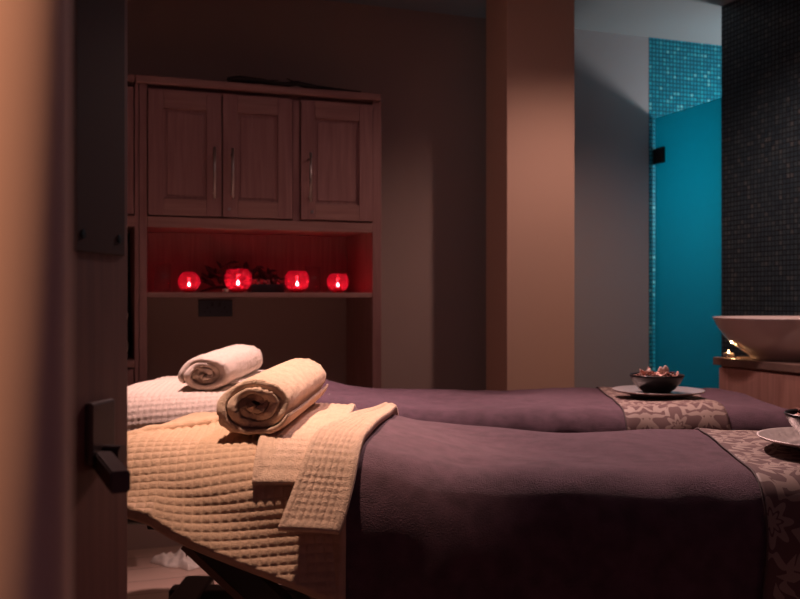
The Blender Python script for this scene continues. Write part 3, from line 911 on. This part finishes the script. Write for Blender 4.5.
# ------------------------------------------------------------------ rolled towels
def roll_mesh(face, back, wx, wz, t=.0105, turns=4.3, ridges=0.0, seed=1, phase=0.0):
    """spiral-rolled cloth from the face centre to the back centre (couch frame)"""
    g = np.random.default_rng(seed)
    face, back = Vector(face), Vector(back)
    ax = (back - face); L_ = ax.length; ax.normalize()
    side = ax.cross(Vector((0, 0, 1))).normalized(); up = side.cross(ax).normalized()
    nth = int(turns * 62)
    th = np.linspace(0, turns * 2 * math.pi, nth)
    rmax = wx
    pitch = (rmax - t * .2 - t / 2) / (turns)
    rc = t * .2 + pitch * th / (2 * math.pi)
    tt_ = pitch * 1.0
    # closed section loop: outer side along the axis, far rounded end, inner side back, near rounded end
    ns = 60
    s_out = np.linspace(0, 1, ns)
    loop = []
    cap = [(-math.pi / 2 + math.pi * k / 6) for k in range(1, 6)]
    for s in s_out: loop.append((s, 1.0, 0))
    for k in range(1, 6):
        a = math.pi / 2 - math.pi * k / 6
        loop.append((1.0, math.sin(a), math.cos(a)))
    for s in s_out[::-1][::4]: loop.append((s, -1.0, 0))
    for k in range(1, 6):
        a = -math.pi / 2 + math.pi * k / 6
        loop.append((0.0, math.sin(a), -math.cos(a)))
    loop = np.array(loop)
    m = len(loop)
    V = np.zeros((nth, m, 3))
    pa = g.uniform(0, 6.28, 6)
    for i in range(nth):
        r0, a = rc[i], th[i] + phase
        wob = 1 + .04 * math.sin(2 * a + pa[0]) + .03 * math.sin(3 * th[i] * .37 + pa[1]) + .02 * math.sin(5 * a + pa[2])
        endoff = .006 * math.sin(th[i] * .61 + pa[3]) + .004 * math.sin(3 * a + pa[4]) - .010 * (1 - r0 / rmax)
        fade = min(1, (nth - 1 - i) / 14 + .25)
        hs = tt_ / 2
        sa = loop[:, 0] * L_ + loop[:, 2] * hs * .35
        sa = np.where(loop[:, 0] < .5, sa + -endoff * (1 - loop[:, 0] * 2), sa + endoff * (loop[:, 0] * 2 - 1))
        taper = 1 - .05 * np.abs(loop[:, 0] * 2 - 1) ** 6
        rr = r0 + loop[:, 1] * hs * fade
        if r0 > rmax - pitch * 1.7:
            rr = rr + ridges * np.where(loop[:, 1] > .9, np.abs(np.sin(math.pi * loop[:, 0] * L_ / .019)) ** .7, 0)
        rr = rr * wob * taper
        ox = rr * math.cos(a); oz = rr * math.sin(a) * (wz / wx)
        oz = np.where(oz < -.80 * wz, -.80 * wz + (oz + .80 * wz) * .45, oz)
        jit = g.normal(0, .0009, m)
        for k in range(3):
            V[i, :, k] = face[k] + ax[k] * sa + side[k] * (ox + jit) + up[k] * (oz + jit)
    F = []
    for i in range(nth - 1):
        b0, b1 = i * m, (i + 1) * m
        for k in range(m):
            k2 = (k + 1) % m
            F.append([b0 + k, b0 + k2, b1 + k2, b1 + k])
    F.append(list(range(m))[::-1]); F.append([(nth - 1) * m + k for k in range(m)])
    return V.reshape(-1, 3), F
r1 = build('rolled_towel', roll_mesh((-.246, 1.52, .880), (-.218, 1.99, .886), .074, .054, t=.0135, turns=3.6, seed=4, phase=2.2), M['tan'], frame='couch', origin=(-.235, 1.75, .835))
tag(r1.o, 'fat tan rolled towel on the couch nearest the door', 'rolled towel', 'rolled towels')
r2 = build('rolled_towel', roll_mesh((-.550, 2.52, .849), (-.520, 2.98, .862), .075, .050, t=.012, turns=3.4, ridges=.007, seed=9, phase=1.2), M['cream'], frame='couch', origin=(-.53, 2.74, .80))
tag(r2.o, 'pale cream rolled towel on the couch behind', 'rolled towel', 'rolled towels')

for z_, lab in ((.892, 'cream rolled towel on the niche shelf of the tall oak unit, the lower one'), (1.005, 'cream rolled towel in the tall oak unit niche, resting on the lower roll')):
    rn = build('rolled_towel', roll_mesh((.118, 3.60, z_), (.118, 3.90, z_), .060, .058, t=.012, turns=3, seed=int(z_ * 100)), M['cream'], origin=(.118, 3.75, z_ - .058))
    tag(rn.o, lab, 'rolled towel', 'rolled towels')
# ------------------------------------------------------------------ plates and bowls
def plate(px, py, pz, r, label):
    p = build('plate', lathe([(0, .004), (r * .55, .004), (r * .62, .0), (r * .66, .002), (r * .97, .012), (r, .0145), (r, .017), (r * .97, .0165), (r * .64, .0075), (r * .55, .0070), (0, .0070)], (px, py, pz), 72), M['silver'], frame='couch', origin=(px, py, pz))
    tag(p.o, label, 'plate', 'silver plates')
def bowl(px, py, pz, r, label, plabel, seed, shells):
    h = r * .66
    prof = [(0, .002), (r * .50, .0), (r * .52, .004), (r * .66, h * .22), (r * .86, h * .58), (r * .975, h * .90), (r, h), (r * .985, h + .002), (r * .94, h - .002), (r * .82, h * .60), (r * .60, h * .25), (0, h * .16)]
    b = build('bowl', lathe(prof, (px, py, pz), 48), M['bowl'], frame='couch', origin=(px, py, pz))
    tag(b.o, label, 'bowl', 'dark bowls')
    g = random.Random(seed)
    ms, ms2 = [], []
    for i in range(80):
        a, q = g.uniform(0, 6.28), r * .76 * math.sqrt(g.random())
        z = pz + h * .80 + (1 - (q / r) ** 2) * h * .22 + g.uniform(-.004, .006)
        mm = leafm((px + q * math.cos(a), py + q * math.sin(a), z), (g.uniform(-1, 1), g.uniform(-1, 1), g.uniform(-.2, .8)), g.uniform(.010, .021), g.uniform(.004, .008), g.uniform(-.01, .012), 5)
        (ms if g.random() < .5 else ms2).append(mm)
    base = lathe([(0, h * .3), (r * .58, h * .32), (r * .78, h * .64), (r * .86, h * .76), (r * .5, h * .86), (0, h * .90)], (px, py, pz), 24)
    pt = build('potpourri', join(base, *ms2), M['petal_b'], frame='couch', origin=(px, py, pz + h * .3))
    tag(pt.o, plabel, 'potpourri', 'potpourri heaps', 'stuff')
    build('pale_petals', join(*ms), M['petal'], pt)
    sh = []
    for (dx, dy, s) in shells:
        sh.append(leafm((px + dx, py + dy, pz + h * .98), (g.uniform(-.6, .6), -.3, .9), s, s * .42, .012, 8))
    build('shell_curls', join(*sh), M['shell'], pt)
NZ, FZ = .7840, .7735
plate(.820, 1.69, NZ, .140, 'round hammered silver plate on the nearest couch runner')
bowl(.808, 1.69, NZ + .0075, .080, 'dark bowl on the silver plate of the nearest couch', 'dried petals heaped in the bowl of the nearest couch', 3, [(-.035, -.02, .03), (.02, 0, .03)])
plate(.775, 2.70, FZ, .134, 'round hammered silver plate on the runner of the couch behind')
bowl(.770, 2.70, FZ + .0075, .080, 'dark bowl on the silver plate of the couch behind', 'dried petals heaped in the bowl of the couch behind', 5, [(.012, -.01, .024), (.03, .01, .026), (-.02, .01, .016)])

# ------------------------------------------------------------------ cloth on the floor
A, B = np.meshgrid(np.linspace(-1, 1, 70), np.linspace(-1, 1, 60), indexing='ij')
rr = np.maximum(np.abs(A), np.abs(B))
zz = .052 * (1 - rr ** 3) ** .6 * (.62 + .22 * np.sin(A * 5 + B * 3 + 1) + .16 * np.sin(B * 9 - A * 4) + .12 * np.sin(A * 13 + B * 6)) + .003
ca, sa_ = math.cos(-.6), math.sin(-.6)
bul = 1 + .12 * np.sin(3 * np.arctan2(B, A) + 1) + .06 * np.sin(7 * np.arctan2(B, A))
X_ = -.87 + (A * .105 * ca - B * .07 * sa_) * bul; Y_ = 3.62 + (A * .105 * sa_ + B * .07 * ca) * bul
n, m_ = A.shape
idx = np.arange(n * m_).reshape(n, m_)
q = np.stack([idx[:-1, :-1], idx[1:, :-1], idx[1:, 1:], idx[:-1, 1:]], -1).reshape(-1, 4)
Vt = np.stack([X_, Y_, zz], -1).reshape(-1, 3); Vb = Vt.copy(); Vb[:, 2] = .001
ring = list(idx[0, :]) + list(idx[1:, -1]) + list(idx[-1, -2::-1]) + list(idx[-2:0:-1, 0])
Fc = q.tolist() + (q[:, ::-1] + n * m_).tolist() + [[a, b, b + n * m_, a + n * m_] for a, b in zip(ring, ring[1:] + ring[:1])]
fc = build('floor_cloth', (np.concatenate([Vt, Vb]), Fc), M['white'], frame='couch', origin=(-.835, 3.60, 0))
tag(fc.o, 'crumpled white cloth lying on the floor under the couches', 'cloth')
